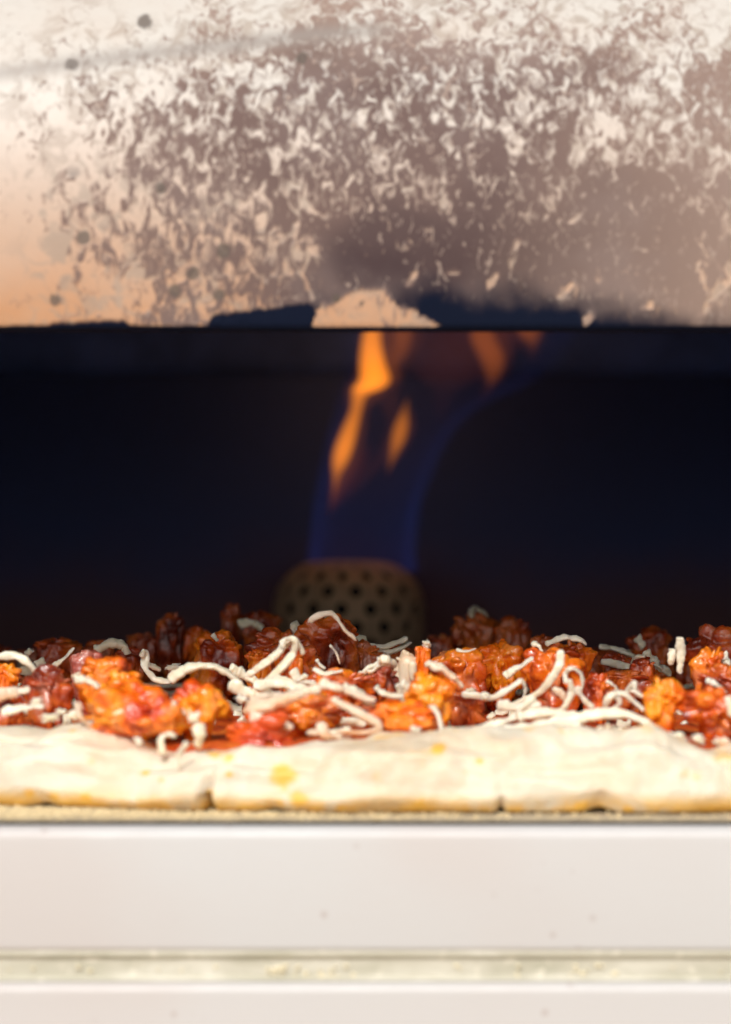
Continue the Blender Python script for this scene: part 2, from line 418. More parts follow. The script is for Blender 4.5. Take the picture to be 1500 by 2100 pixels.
# upper panel: rolled top edge, flat face, rolled bottom edge
pf = [(FY + .012, zA - .0002)] + arc(FY + .0022, zA - .0022, .0022, 90, 180, 6) + arc(FY + .0016, zB + .0006, .0016, 180, 215, 4) + [(FY + .012, zB + .0004)]
extrude_x('front_panel', pf, -W, W, PANEL, oven, 2, True, True)['label'] = 'pale steel panel under the mouth'
extrude_x('groove', [(FY + .0004, zB - .00035), (FY + .0003, zB - .0012), (FY + .0014, zB - .0020), (FY + .0014, zC + .0010), (FY + .0003, zC + .0001), (FY + .0115, zC + .0001), (FY + .0115, zB - .00035)], -W + .001, W - .001, RAIL, oven, 2, True, False)
pl = [(FY + .012, zC)] + arc(FY + .0005, zC - .002, .002, 90, 180, 6) + [(FY - .0014, -.149), (FY + .012, -.149)]
extrude_x('lower_panel', pl, -W, W, PANEL2, oven, 2, True, True)
# grime crumbs lodged in the groove
bmv = []; bf = []
ico = bmesh.new(); bmesh.ops.create_icosphere(ico, subdivisions=2, radius=1); icoV = np.array([v.co[:] for v in ico.verts]); icoF = [tuple(v.index for v in f.verts) for f in ico.faces]; ico.free()
def crumbs(n, fn, r0, r1, seed=0):
    rg = np.random.RandomState(seed); V = []; F = []
    for k in range(n):
        p = fn(rg); r = rg.uniform(r0, r1); s = rg.uniform(.6, 1.3, 3)
        jit = 1 + .25 * rg.randn(len(icoV), 1) * .5
        b = len(V) * 0 + k * len(icoV)
        V.append(icoV * jit * s * r + p); F += [tuple(q + b for q in f) for f in icoF]
    return np.vstack(V), F
CRUMB = mat_plain('pale_crumb', (.78, .70, .50), .7)
def fn_groove(rg):
    px = rg.choice([rg.uniform(540, 730), rg.uniform(0, 1500), rg.uniform(1170, 1240)], p=[.45, .3, .25])
    return np.array(P(px, rg.uniform(1978, 2008), FY + .0013))
V, F = crumbs(60, fn_groove, .0002, .0006, 3); cg = mk('groove_crumbs', V, F, CRUMB, oven); cg['kind'] = 'stuff'

# --- burner: perforated vertical tube with rounded shoulder at the back
BYc = .355; bd = BYc - CAMP.y
bc = P(716, 1150, BYc); br_ = .0235; btop = bc.z
burner = bpy.data.objects.new('burner', None)
nrow, ncol, K = 9, 16, 16
V = []; F = []
def cyl(u, v):
    """u angle, v distance down from the top ring, wrapping over a shoulder"""
    sh = .015
    if v < sh * 1.5:
        a = (v / (sh * 1.5)) * math.pi / 2; rr = br_ - sh + sh * math.sin(a); zz = btop - sh + sh * math.cos(a)
    else: rr = br_; zz = btop - sh - (v - sh * 1.5)
    return (bc.x + rr * math.cos(u), BYc + rr * math.sin(u), zz)
rowh = .0055; du = 2 * math.pi / ncol; hr = .0020
for r in range(nrow):
    for c in range(ncol):
        u0 = (c + (r % 2) * .5) * du + .1; v0 = .0052 + r * rowh
        ring = []; sq = []
        for k in range(K):
            t = 2 * math.pi * k / K; ct, st = math.cos(t), math.sin(t)
            ring.append((u0 + hr / br_ * ct, v0 + hr * st))
            q = max(abs(ct), abs(st)); sq.append((u0 + du / 2 * ct / q, v0 + rowh / 2 * st / q))
        b = len(V)
        for (uu, vv) in ring + sq: V.append(cyl(uu, vv))
        for k in range(K): F.append((b + k, b + (k + 1) % K, b + K + (k + 1) % K, b + K + k))
# top cap ring and lower sleeve
b = len(V)
for k in range(48):
    t = 2 * math.pi * k / 48; V.append(cyl(t, .0052 - rowh / 2)); V.append((bc.x + (br_ - .0165) * math.cos(t), BYc + (br_ - .0165) * math.sin(t), btop))
for k in range(48): k2 = (k + 1) % 48; F.append((b + 2 * k, b + 2 * k2, b + 2 * k2 + 1, b + 2 * k + 1))
b = len(V); vb = .0052 - rowh / 2 + nrow * rowh
for k in range(48):
    t = 2 * math.pi * k / 48; p = cyl(t, vb); V.append(p); V.append((p[0], p[1], -.0115))
for k in range(48): k2 = (k + 1) % 48; F.append((b + 2 * k, b + 2 * k + 1, b + 2 * k2 + 1, b + 2 * k2))
bt = mk('burner', V, F, mat_plain('scorched_burner_steel', (.74, .50, .31), .5, .0005, 150, 0), oven)
bt['label'] = 'perforated burner can at the back'
CVs = [.001, .005, .009, .013, .018, .0225, .035, .048]
Vc = []
for vv in CVs:
    for k in range(48):
        p = cyl(2 * math.pi * k / 48, vv); Vc.append((bc.x + (p[0] - bc.x) * .88, BYc + (p[1] - BYc) * .88, p[2] - .002))
shade_liner = mk('hole_shade_liner', Vc, grid_faces(len(CVs), 48, wrap_m=True) + [tuple(range(48))], mat_plain('hole_shade_black', (.003, .003, .008), .9), oven)  # black liner added inside so the burner holes look shaded
sm = bt.modifiers.new('thickness', 'SOLIDIFY'); sm.thickness = .0007; sm.offset = -1

# ------------------------------------------------------------------ baking stone
stone = box('baking_stone', -.205, .205, -.0815, .30, -.0115, 0, mat_plain('baking_stone', (.50, .41, .28), .85, .001, 300), None, .0006)
tag(stone, 'dark baking stone dusted with cornmeal under the pizza', 'baking stone')
box('gap_shade_strip', -W + .002, W - .002, -.0836, -.0819, -.0055, -.0003, mat_plain('gap_shade_black', (.012, .011, .008), .8), oven)  # dark strip standing in for the shaded gap in front of the stone

# ------------------------------------------------------------------ pizza
PC = Vector((.026, .072, 0)); PA, PB, PN = .165, .1445, 2.5
pizza = thing('pizza', 'uncooked pizza topped with saucy sausage crumbles and shredded white cheese', 'pizza', (PC.x, PC.y, 0))
def outline(t):
    c, s = math.cos(t), math.sin(t)
    return Vector((PC.x + PA * math.copysign(abs(c) ** (2 / PN), c), PC.y + PB * math.copysign(abs(s) ** (2 / PN), s), 0))
TX = [-300, 0, 90, 200, 300, 430, 540, 620, 700, 850, 1000, 1120, 1250, 1350, 1450, 1500, 1800]
TY = [1488, 1488, 1478, 1503, 1530, 1533, 1540, 1528, 1510, 1504, 1500, 1492, 1484, 1490, 1512, 1525, 1500]
TXA = np.arange(-300, 1801, 10); TYA = np.interp(TXA, TX, TY); TYA = np.convolve(np.pad(TYA, 5, 'edge'), np.ones(11) / 11, 'valid')
prof_c = [(.030, .0006), (.012, .0004), (.0015, .0003), (-.0008, .0008), (-.0018, .0036), (0, .008), (.0022, .0112), (.0062, .0138), (.011, .0150), (.0165, .0146), (.023, .0125), (.031, .0105), (.045, .0095)]
def catmull(P_, n):
    P_ = [np.array(p, float) for p in P_]; Q = [2 * P_[0] - P_[1]] + P_ + [2 * P_[-1] - P_[-2]]
    out = []; m_ = len(P_) - 1
    for i in range(n):
        t = i / (n - 1) * m_; k = min(int(t), m_ - 1); f = t - k
        a, b_, c, d = Q[k], Q[k + 1], Q[k + 2], Q[k + 3]
        out.append(.5 * ((2 * b_) + (c - a) * f + (2 * a - 5 * b_ + 4 * c - d) * f * f + (3 * b_ - a - 3 * c + d) * f ** 3))
    return out
NS, NP_ = 900, 56
pr = catmull(prof_c, NP_)
V = []
# angles equidistributed more densely at the front (t around -pi/2)
ts = [(-math.pi / 2 + 2 * math.pi * (i / NS) + .75 * -math.sin(2 * math.pi * i / NS) * 1.0) for i in range(NS)]
for t in ts:
    o_ = outline(t); inw = (PC - o_); inw.z = 0; inw.normalize()
    px = topx((o_.x, o_.y, .012))[0] if o_.y < PC.y else 0
    if o_.y < PC.y:
        yt = np.interp(px, TXA, TYA); d = (o_.y + .011) - CAMP.y
        hz = CAMP.z - (yt - 980) * d / 7000
    else: hz = .015
    hs_ = min(1.35, max(.6, hz / .0150))
    lob = mnoise.noise(Vector((o_.x * 38, o_.y * 38, 1))) * .0040 + mnoise.noise(Vector((o_.x * 75, o_.y * 75, 7))) * .0012
    crease = 0
    if o_.y < PC.y:
        for cx, dep, ww in ((432, .0044, 9), (1028, .0014, 7), (1232, .0010, 26), (560, .0007, 30), (90, .0008, 22)):
            crease += dep * math.exp(-((px - cx) / ww) ** 2)
    for (s, z) in pr:
        up = min(1, z / .008)
        cr = crease * math.exp(-(z / .0075) ** 2) if s < .02 else 0
        ss = s + lob * (1 if s < .02 else .3) + cr * (1 if s < .008 else .2)
        zz = z * (hs_ if s < .03 else 1 + (hs_ - 1) * .3)
        q = Vector((o_.x, o_.y, 0)) + inw * ss
        nz = mnoise.fractal(Vector((q.x * 60, q.y * 60, zz * 130)), 1, 2, 4) * .0023 * up
        nf = mnoise.fractal(Vector((q.x * 25, q.y * 50, zz * 220 + 9)), 1, 2, 3) * .0022 * up
        fa = .0016 * max(0, mnoise.noise(Vector((q.x * 22, 5, 5))) + .35); fz = .0088 + .004 * mnoise.noise(Vector((q.x * 14, 8, 8)))
        fb = .0012 * max(0, mnoise.noise(Vector((q.x * 17, 1, 9))) + .25); fz2 = .0125 + .003 * mnoise.noise(Vector((q.x * 20, 3, 2)))
        if s < .02: nz -= fa * math.exp(-((zz - fz) / .0010) ** 2) + fb * math.exp(-((zz - fz2) / .0009) ** 2)
        zz2 = max(.0004, zz + nz + (cr * .9 if s < .014 and z < .004 else 0))
        V.append((q.x - inw.x * (nz + nf), q.y - inw.y * (nz + nf), zz2))
F = grid_faces(NS, NP_, wrap_n=True)
c0 = len(V); V.append((PC.x, PC.y, .0095))
for i in range(NS): F.append((i * NP_ + NP_ - 1, ((i + 1) % NS) * NP_ + NP_ - 1, c0))
c1 = len(V); V.append((PC.x, PC.y, .0006))
for i in range(NS): F.append((((i + 1) % NS) * NP_, i * NP_, c1))
crust = mk('crust', V, F, DOUGH, pizza)
ST = [(585, 1592, 26), (610, 1640, 30), (575, 1648, 22), (440, 1545, 16), (470, 1555, 14), (60, 1630, 22), (110, 1635, 22), (180, 1642, 20), (250, 1640, 18), (430, 1630, 16), (470, 1590, 10), (860, 1655, 28), (920, 1662, 26), (1060, 1665, 24), (1000, 1660, 20), (985, 1562, 9), (1190, 1655, 18), (1290, 1660, 16), (1460, 1655, 18), (1350, 1660, 14), (520, 1650, 18), (700, 1655, 18), (300, 1585, 10), (150, 1500, 9), (330, 1600, 10), (900, 1535, 12)]
stn = np.zeros(len(crust.data.vertices))
for i, v in enumerate(V):
    if v[1] < .03:
        px, py = topx(v); stn[i] = min(1.2, max([max(0, 1.35 - math.hypot((px - a) / 1.3, py - b) / c) for a, b, c in ST]))
at_ = crust.data.attributes.new('stain', 'FLOAT', 'POINT'); at_.data.foreach_set('value', stn.astype(np.float32))
crust['label'] = 'thick pale raw dough rim with yellow corn oil stains'
# sauce layer: bumpy sheet inside the rim
V = []; nr, na = 60, 240
for i in range(nr):
    for j in range(na):
        t = 2 * math.pi * j / na; o_ = outline(t); k = (i + .3) / nr
        rim = .93
        q = PC + (o_ - PC) * (k * rim) * (1 + .03 * mnoise.noise(Vector((math.cos(t) * 5, math.sin(t) * 5, 0))))
        z = .0118 + .0016 * fbm((q.x, q.y, 0), 90) if i < nr - 1 else .0075
        V.append((q.x, q.y, z))
F = [f[::-1] for f in grid_faces(nr, na, wrap_m=True)]; F.append(tuple(range(na)))
sauce = mk('sauce', V, F, SAUCE, pizza)

# ------------------------------------------------------------------ sausage crumbles
ico = bmesh.new(); bmesh.ops.create_icosphere(ico, subdivisions=5, radius=1)
DI = np.array([v.co[:] for v in ico.verts]); DI /= np.linalg.norm(DI, axis=1)[:, None]
DF = [tuple(v.index for v in f.verts) for f in ico.faces]; ico.free()
def lump(seed, n=34, craggy=1.0):
    rg = np.random.RandomState(seed)
    c = rg.randn(n, 3); c /= np.linalg.norm(c, axis=1)[:, None]; c *= rg.uniform(.48, .80, (n, 1))
    r = rg.uniform(.18, .40, n)
    rad = [np.full(len(DI), .62)]
    for ci, ri in zip(c, r):
        dc = DI @ ci; disc = ri * ri - (ci @ ci - dc * dc)
        rad.append(np.where((disc > 0) & (dc > 0), dc + np.sqrt(np.maximum(disc, 0)), 0))
    c2 = rg.randn(70, 3); c2 /= np.linalg.norm(c2, axis=1)[:, None]; c2 *= rg.uniform(.72, .98, (70, 1)); r2 = rg.uniform(.07, .19, 70)
    for ci, ri in zip(c2[:int(36 * min(1, craggy))], r2):
        dc = DI @ ci; disc = ri * ri - (ci @ ci - dc * dc)
        rad.append(np.where((disc > 0) & (dc > 0), dc + np.sqrt(np.maximum(disc, 0)), 0))
    rad = np.array(rad); k = 26.0
    rr = np.log(np.exp(k * rad).sum(0)) / k - .03
    V = DI * rr[:, None]
    off = Vector(rg.uniform(-50, 50, 3))
    dn = np.array([mnoise.turbulence(Vector(v) * 2.1 + off, 4, False, noise_basis='PERLIN_ORIGINAL') for v in V])
    dn2 = np.array([mnoise.noise(Vector(v) * 9 + off) for v in V])
    return V * (1 + craggy * (.15 * (dn - .35) + .040 * dn2))[:, None]
ALLV = []; ALLF = []; tot = 0
def reg(V, F):
    global tot
    ALLV.append(np.asarray(V)); ALLF.extend([tuple(q + tot for q in f) for f in F]); tot += len(V)
reg([v.co + crust.location + pizza.location for v in crust.data.vertices], [tuple(p.vertices) for p in crust.data.polygons])
reg([v.co + sauce.location + pizza.location for v in sauce.data.vertices], [tuple(p.vertices) for p in sauce.data.polygons])
cs = [0]
def chunk(x0, x1, y0, y1, Y, mat, name='sausage_crumble', label=None, craggy=1.0, dep=.85, n=34):
    cs[0] += 1
    c = P((x0 + x1) / 2, (y0 + y1) / 2, Y); a = mm((x1 - x0) / 2, Y); b_ = mm((y1 - y0) / 2, Y)
    V = lump(100 + cs[0], n, craggy)
    # fit the bounding box to what was asked
    for k in (0, 2):
        lo, hi = V[:, k].min(), V[:, k].max(); V[:, k] = (V[:, k] - (lo + hi) / 2) / ((hi - lo) / 2)
    V = V * np.array([a, max(a, b_) * dep, b_]) + np.array(c)
    # let the underside reach down to the sauce
    zmin = .0105
    if V[:, 2].min() > zmin:
        zc = c.z; low = V[:, 2] < zc
        V[low, 2] = zc - (zc - V[low, 2]) * (zc - zmin) / max(1e-5, (zc - V[:, 2].min()))
    o = mk(name, V, DF, mat, pizza, loc=(c.x, c.y, c.z))
    if label: o['label'] = label
    reg(V, DF); return o
O_, B_, X_ = ORANGE, BROWN, MIXED
CH = [
 (168,388,1392,1538,-.052,O_),(345,478,1392,1505,-.046,O_),(150,272,1345,1425,-.022,X_),(48,152,1362,1462,-.022,B_),
 (-25,45,1360,1415,.0,O_),(65,172,1306,1350,.09,B_),(170,235,1312,1345,.11,B_),(258,330,1296,1330,.13,B_),(320,385,1255,1325,.125,B_),(375,430,1282,1325,.12,X_),
 (388,505,1290,1372,.055,X_),(452,500,1236,1290,.15,B_),(495,580,1252,1300,.14,B_),(500,640,1285,1365,.05,B_),(590,740,1256,1372,.045,B_),(690,790,1310,1378,.05,B_),
 (565,725,1415,1505,-.036,X_),(600,780,1368,1440,-.005,X_),(755,820,1355,1430,.0,B_),(745,905,1432,1506,-.046,O_),(828,935,1376,1478,-.035,O_),
 (880,1000,1326,1408,.02,X_),(975,1085,1310,1402,.028,O_),(925,1035,1252,1335,.135,B_),(1010,1092,1262,1330,.13,B_),(870,940,1300,1330,.14,B_),
 (1070,1205,1325,1440,.008,X_),(1120,1226,1312,1375,.03,X_),(1195,1262,1378,1455,-.004,X_),(1220,1355,1372,1415,.03,B_),(1283,1382,1283,1362,.115,B_),
 (1398,1530,1278,1395,.03,B_),(1412,1500,1325,1412,.005,X_),(1318,1412,1388,1500,-.042,O_),(1385,1540,1405,1512,-.046,X_),(1430,1560,1360,1440,-.01,B_),
 (-30,50,1430,1478,-.03,B_),(560,660,1320,1385,.028,X_),(200,300,1375,1440,-.03,O_),(905,1000,1420,1450,-.01,B_),(1090,1130,1430,1450,-.02,B_),(590,625,1330,1372,.02,O_),
]
CH += [(1225,1300,1338,1385,.05,B_),(1290,1345,1345,1390,.03,X_),(1085,1140,1300,1340,.08,B_),(500,560,1330,1380,.03,X_),(225,300,1325,1370,.06,B_),(785,845,1318,1350,.09,B_)]
CH += [(x, x + 95, 1322 + (k * 7) % 11, 1362, .165 + .01 * (k % 2), B_) for k, x in enumerate(range(-60, 1560, 84))]
CH += [(x, x + 80, 1334 + (k * 5) % 9, 1372, .12, B_) for k, x in enumerate(range(1180, 1420, 66))]
for i, c in enumerate(CH):
    chunk(*c)
chunk(142,212,1332,1382,.012,mat_sausage('pink_sausage',[(.22,.03,.02),(.42,.09,.06),(.52,.16,.11),(.60,.30,.24)],.3,2.2),label='round pinkish sausage crumble',craggy=.35,n=60)
chunk(462,608,1458,1552,-.053,REDP,'pepper_piece','glossy red pepper piece at the front edge',.45,.8,16)
chunk(806,866,1332,1392,.012,ONION,'onion_piece','glossy translucent onion piece',.15,.9,14)
chunk(850,885,1322,1352,.012,O_,craggy=.7)
# filler crumbles further in and off to the sides
rg = np.random.RandomState(5)
for k in range(26):
    while True:
        x = rg.uniform(-.10, .16); yy = rg.uniform(-.02, .17)
        if ((abs(x - PC.x) / PA) ** PN + (abs(yy - PC.y) / PB) ** PN) < .62: break
    px, py = topx((x, yy, .0135)); ww = rg.uniform(70, 120) * .7 / (yy + .7); hh = rg.uniform(35, 55) * .7 / (yy + .7)
    chunk(px - ww / 2, px + ww / 2, py - hh, py + 8, yy, [B_, B_, X_][k % 3])
BV = BVHTree.FromPolygons([tuple(v) for v in np.vstack(ALLV)], ALLF)
def top_z(x, y):
    h = BV.ray_cast(Vector((x, y, .08)), Vector((0, 0, -1)))
    return h[0].z if h[0] else 0.0

# ------------------------------------------------------------------ cheese shreds
def tube(pts, wd, th, seed=0, n=40, K=12, twist=0, taper=.35):
    rg = np.random.RandomState(seed); C = np.array(catmull(pts, n))
    T = np.gradient(C, axis=0); T /= np.linalg.norm(T, axis=1)[:, None] + 1e-12
    V = []; side = np.array([0, -1.0, .3]); ph = rg.uniform(0, 6); a0 = rg.uniform(-.6, .6)
    for i in range(n):
        s = np.cross(T[i], side); nl = np.linalg.norm(s)
        s = s / nl if nl > .15 else np.array([0, 0, 1.0])
        if i and np.dot(s, ps) < 0: s = -s
        ps = s; u = np.cross(s, T[i])
        k = i / (n - 1); e = min(1, min(k, 1 - k) / .07); e = math.sqrt(max(0.0, 1 - (1 - e) ** 2)) * (.9) + .1 if e < 1 else 1
        if i in (0, n - 1): e = .02
        m_ = (1 - taper * k) * (1 + .14 * math.sin(k * 7 + ph) + .08 * math.sin(k * 17 + ph * 2) + .05 * math.sin(k * 37 + ph * 3))
        a = a0 + twist * k; ca, sa = math.cos(a), math.sin(a)
        rgd = rg.uniform(-.09, .09, K)
        for q in range(K):
            t = 2 * math.pi * q / K; cx, cy = math.cos(t) * (1 + rgd[q]), math.sin(t) * (1 + rgd[q])
            cx = math.copysign(abs(cx) ** .7, cx); cy = math.copysign(abs(cy) ** .7, cy)
            X = cx * wd / 2 * e * m_; Yq = cy * th / 2 * e * m_
            X, Yq = X * ca - Yq * sa, X * sa + Yq * ca
            V.append(C[i] + s * X + u * Yq)
    F = grid_faces(n, K, wrap_m=True); F.append(tuple(range(K))[::-1]); F.append(tuple(range((n - 1) * K, n * K)))
    V = np.array(V)
    amp = wd * .16
    V = V + np.array([tuple(mnoise.noise_vector(Vector(v) * 700)) for v in V]) * amp
    return V, F
ns = [0]
def shred(pxs, wpx, Y, mat=None, Y2=None, th=.62, name='cheese_shred', label=None, twist=.8, taper=.3):
    ns[0] += 1; m_ = len(pxs); Y2 = Y if Y2 is None else Y2; rg = np.random.RandomState(500 + ns[0])
    yy = [Y + (Y2 - Y) * i / max(1, m_ - 1) + rg.uniform(-.0008, .0008) for i in range(m_)]
    pts = [P(px, py, q) for (px, py), q in zip(pxs, yy)]
    if m_ == 2: pts = [pts[0], (Vector(pts[0]) + Vector(pts[1])) / 2 + Vector((0, 0, mm(rg.uniform(-3, 4), Y))), pts[1]]
    wd = mm(wpx, Y) * 1.02
    ln = (Vector(pts[-1]) - Vector(pts[0])).length
    if len(pxs) <= 3 and ln < 1.3 * wd:
        c = (Vector(pts[0]) + Vector(pts[-1])) / 2; V = lump(700 + ns[0], 9, .5); F = DF
        ax = (Vector(pts[-1]) - Vector(pts[0])).normalized()
        V = V * wd * .5 * np.array([1.0, .8, .8]); V = V + np.outer(V @ np.array(ax), np.array(ax)) * .5 + np.array(c)
    else: V, F = tube(pts, wd * .98, wd * rg.uniform(.4, .75), 900 + ns[0], twist=twist, taper=taper)
    c = V.mean(0)
    o = mk(name, V, F, mat or CHEESE, pizza, loc=tuple(c))
    if label: o['label'] = label
    return o
C_, CR = CHEESE, CHEESE_R
SH = [
 ([(-12,1350),(25,1344),(52,1356),(74,1378)],19,-.012),([(-10,1426),(30,1420),(62,1412)],26,-.034,CR),([(52,1348),(66,1328)],20,.05),([(78,1352),(92,1372),(108,1366)],22,.04),
 ([(108,1368),(130,1352),(152,1328)],12,.02),([(192,1336),(225,1320),(252,1324),(266,1344)],24,.05),([(290,1338),(299,1345),(297,1368),(318,1392),(350,1400)],18,.02),
 ([(152,1392),(180,1395),(206,1412)],22,-.036),([(146,1390),(190,1372),(232,1355)],11,-.012,CR),([(345,1396),(390,1370),(440,1368),(492,1398)],24,.0),
 ([(470,1374),(500,1384),(530,1402)],26,.005),([(505,1388),(555,1352),(588,1320),(604,1310)],20,-.004),([(538,1402),(580,1368),(602,1338),(604,1314),(586,1312),(580,1330)],18,-.008),
 ([(575,1322),(596,1310),(614,1322),(622,1345)],15,-.006),([(505,1462),(560,1442),(610,1426),(656,1408)],34,-.050,CR),([(500,1462),(530,1430),(575,1422)],16,-.048,CR),
 ([(655,1400),(690,1410),(718,1420),(770,1438)],22,-.046,CR),([(678,1432),(735,1462),(778,1488),(758,1502),(690,1502)],20,-.052,CR),([(512,1468),(560,1478),(602,1494)],22,-.053,CR),
 ([(702,1408),(735,1420),(752,1440),(770,1446)],22,-.044),([(632,1278),(650,1264),(678,1258),(692,1270),(708,1292),(732,1314)],12,.012,CR),([(752,1326),(790,1326),(838,1308)],14,.05),
 ([(775,1332),(805,1336),(845,1316)],13,.052),([(648,1352),(668,1372)],9,.01),([(642,1372),(668,1382),(704,1374)],15,-.008),([(676,1322),(690,1340),(698,1362)],7,.008,CR),
 ([(776,1356),(790,1352),(806,1358)],20,-.006),([(770,1408),(790,1424),(830,1428)],18,-.030),([(815,1405),(822,1425)],14,-.030),([(872,1358),(915,1378),(952,1410)],24,-.018,CR),
 ([(655,1482),(668,1504),(700,1512)],24,-.056,CR),([(822,1400),(845,1410),(868,1388)],20,-.02),
 ([(1150,1332),(1148,1362),(1128,1396),(1098,1426),(1040,1450)],18,-.022),([(1098,1428),(1062,1462),(1030,1490)],16,-.040),
 ([(1162,1402),(1160,1382),(1172,1370),(1190,1380),(1196,1406),(1188,1420)],13,-.024),([(1168,1392),(1172,1422),(1160,1448),(1140,1466)],15,-.028),([(1180,1410),(1196,1432),(1218,1454)],16,-.028),
 ([(1135,1410),(1152,1424),(1162,1440)],16,-.026,CR),([(1034,1388),(1052,1376),(1096,1348)],17,-.004),([(945,1424),(985,1428),(1008,1432),(1046,1412),(1072,1392)],15,-.018),
 ([(990,1422),(1002,1440)],24,-.022),([(1070,1392),(1078,1412),(1074,1432)],9,-.02),([(1118,1322),(1155,1308),(1190,1312),(1204,1322)],16,.02),([(935,1332),(955,1336),(978,1330)],10,.01),
 ([(1228,1326),(1262,1330),(1300,1346),(1330,1372)],13,.07),([(1232,1356),(1290,1368),(1342,1386)],16,.045),([(1240,1350),(1270,1360),(1340,1352)],12,.06),([(1306,1306),(1322,1330)],19,.085),
 ([(1322,1338),(1345,1362),(1378,1384)],22,.05),([(1394,1306),(1398,1340),(1394,1382)],22,-.004),([(1380,1330),(1376,1365)],18,.004),
 ([(1244,1396),(1262,1408),(1268,1420)],9,-.018),([(1240,1455),(1252,1428),(1278,1424),(1310,1446),(1322,1458)],14,-.034),([(1262,1424),(1272,1442),(1252,1458)],12,-.034),
 ([(1282,1430),(1298,1400)],12,-.03),([(1284,1412),(1322,1430)],14,-.03),([(1300,1396),(1306,1430)],12,-.029),
 ([(1080,1502),(1160,1478),(1262,1462),(1325,1482),(1345,1505)],26,-.050),([(1000,1500),(1070,1492),(1190,1494)],20,-.056),([(960,1510),(1010,1486),(1060,1472)],18,-.052),
 ([(800,1530),(860,1532),(940,1524)],26,-.060,None,-.058),([(880,1512),(920,1520),(960,1508)],24,-.058),([(1448,1394),(1470,1404),(1492,1422)],12,-.03),
 ([(1494,1428),(1502,1470)],20,-.052),([(396,1464),(402,1482)],32,-.058),([(404,1490),(410,1510),(404,1532)],26,-.061),([(334,1548),(330,1520),(342,1506),(362,1510)],15,-.063),
 ([(384,1520),(366,1552),(368,1580)],11,-.0665),([(280,1512),(292,1520),(288,1530)],20,-.060),([(70,1442),(80,1436)],24,-.044),([(90,1474),(115,1470)],28,-.05),([(158,1440),(166,1470),(196,1502)],15,-.053,CR),
 ([(0,1462),(40,1452),(90,1448)],18,-.046),([(140,1470),(160,1466)],26,-.05),([(118,1458),(132,1462)],20,-.048),
 ([(1380,1508),(1402,1520)],36,-.058),([(1425,1510),(1442,1522)],26,-.058),([(1470,1520),(1498,1524)],30,-.058,CR),([(1330,1500),(1350,1508)],24,-.056),
 ([(470,1402),(520,1424),(560,1420)],28,-.016),([(520,1410),(560,1400),(600,1408),(640,1418)],26,-.02),([(560,1392),(600,1398),(630,1384)],22,-.012),([(600,1372),(616,1396),(650,1400)],20,-.012),
 ([(480,1430),(500,1450),(512,1440)],26,-.024),([(1020,1446),(1060,1450),(1110,1444)],24,-.03),([(1060,1470),(1120,1462),(1190,1466)],26,-.042),([(340,1370),(356,1352),(372,1368)],26,.03),
 ([(300,1362),(330,1374)],18,.03),([(870,1312),(862,1322),(880,1330)],22,.012),([(436,1300),(446,1314)],10,.045),([(490,1282),(515,1276),(540,1290)],20,.11),
 ([(1340,1352),(1360,1372)],18,.05),([(350,1444),(380,1470)],20,-.055,CR),
]
for s in SH:
    pxs, wpx, Y = s[0], s[1], s[2]; mt = s[3] if len(s) > 3 else None; Y2 = s[4] if len(s) > 4 else None
    shred(pxs, wpx, Y, mt, Y2)
n_part = ns[0]
# the loose rest of the cheese, draped over everything
rg = np.random.RandomState(21); SV = []; SF = []; tot2 = 0
def drape(x, y, L, ang, curl, wd, seed):
    pts = []; nst = 7
    for i in range(nst):
        pts.append([x, y, 0]); x += math.cos(ang) * L / nst; y += math.sin(ang) * L / nst; ang += curl / nst
    zs = [top_z(p[0], p[1]) for p in pts]
    for i, p in enumerate(pts):
        nb = [zs[j] for j in (i - 1, i, i + 1) if 0 <= j < nst]
        p[2] = (max(nb) * .6 + sum(nb) / len(nb) * .4) + wd * .35
    return tube(pts, wd, wd * .6, seed, n=18, K=8, twist=1.2, taper=.3)
cnt = 0
while cnt < 640:
    x = rg.uniform(-.12, .17); y = rg.uniform(-.055, .20)
    q = (abs(x - PC.x) / PA) ** PN + (abs(y - PC.y) / PB) ** PN
    if q > .74: continue
    if y < -.01 and rg.rand() < .62: continue
    LL = rg.choice([rg.uniform(.002, .007), rg.uniform(.004, .012), rg.uniform(.008, .022)]) * (.55 if y < .03 else 1)
    V, F = drape(x, y, LL, rg.uniform(0, 6.28), rg.uniform(-2.8, 2.8), rg.uniform(.0013, .0026), 3000 + cnt)
    if np.ptp(V[:, 2]) > .0065 or V[:, 2].max() > .034: continue
    SV.append(V); SF += [tuple(t + tot2 for t in f) for f in F]; tot2 += len(V); cnt += 1
cr = mk('cheese_sprinkling', np.vstack(SV), SF, CHEESE, pizza); cr['kind'] = 'stuff'

# ------------------------------------------------------------------ cornmeal on the stone
MEAL = mat_plain('yellow_cornmeal', (.88, .70, .40), .8, 0, 900)
def fn_meal(rg):
    x = rg.uniform(-.10, .10); dens = np.interp(x, [-.08, -.03, 0, .03, .1], [1, .9, .5, .12, .08])
    while rg.rand() > dens: x = rg.uniform(-.10, .10); dens = np.interp(x, [-.08, -.03, 0, .03, .1], [1, .9, .5, .12, .08])
    return np.array((x, rg.uniform(-.0812, -.05), rg.uniform(.0000, .0003)))
V, F = crumbs(6500, fn_meal, .00012, .0003, 8)
cm_ = mk('cornmeal', V, F, MEAL); tag(cm_, 'yellow cornmeal grains scattered along the front of the baking stone', 'cornmeal', kind='stuff')

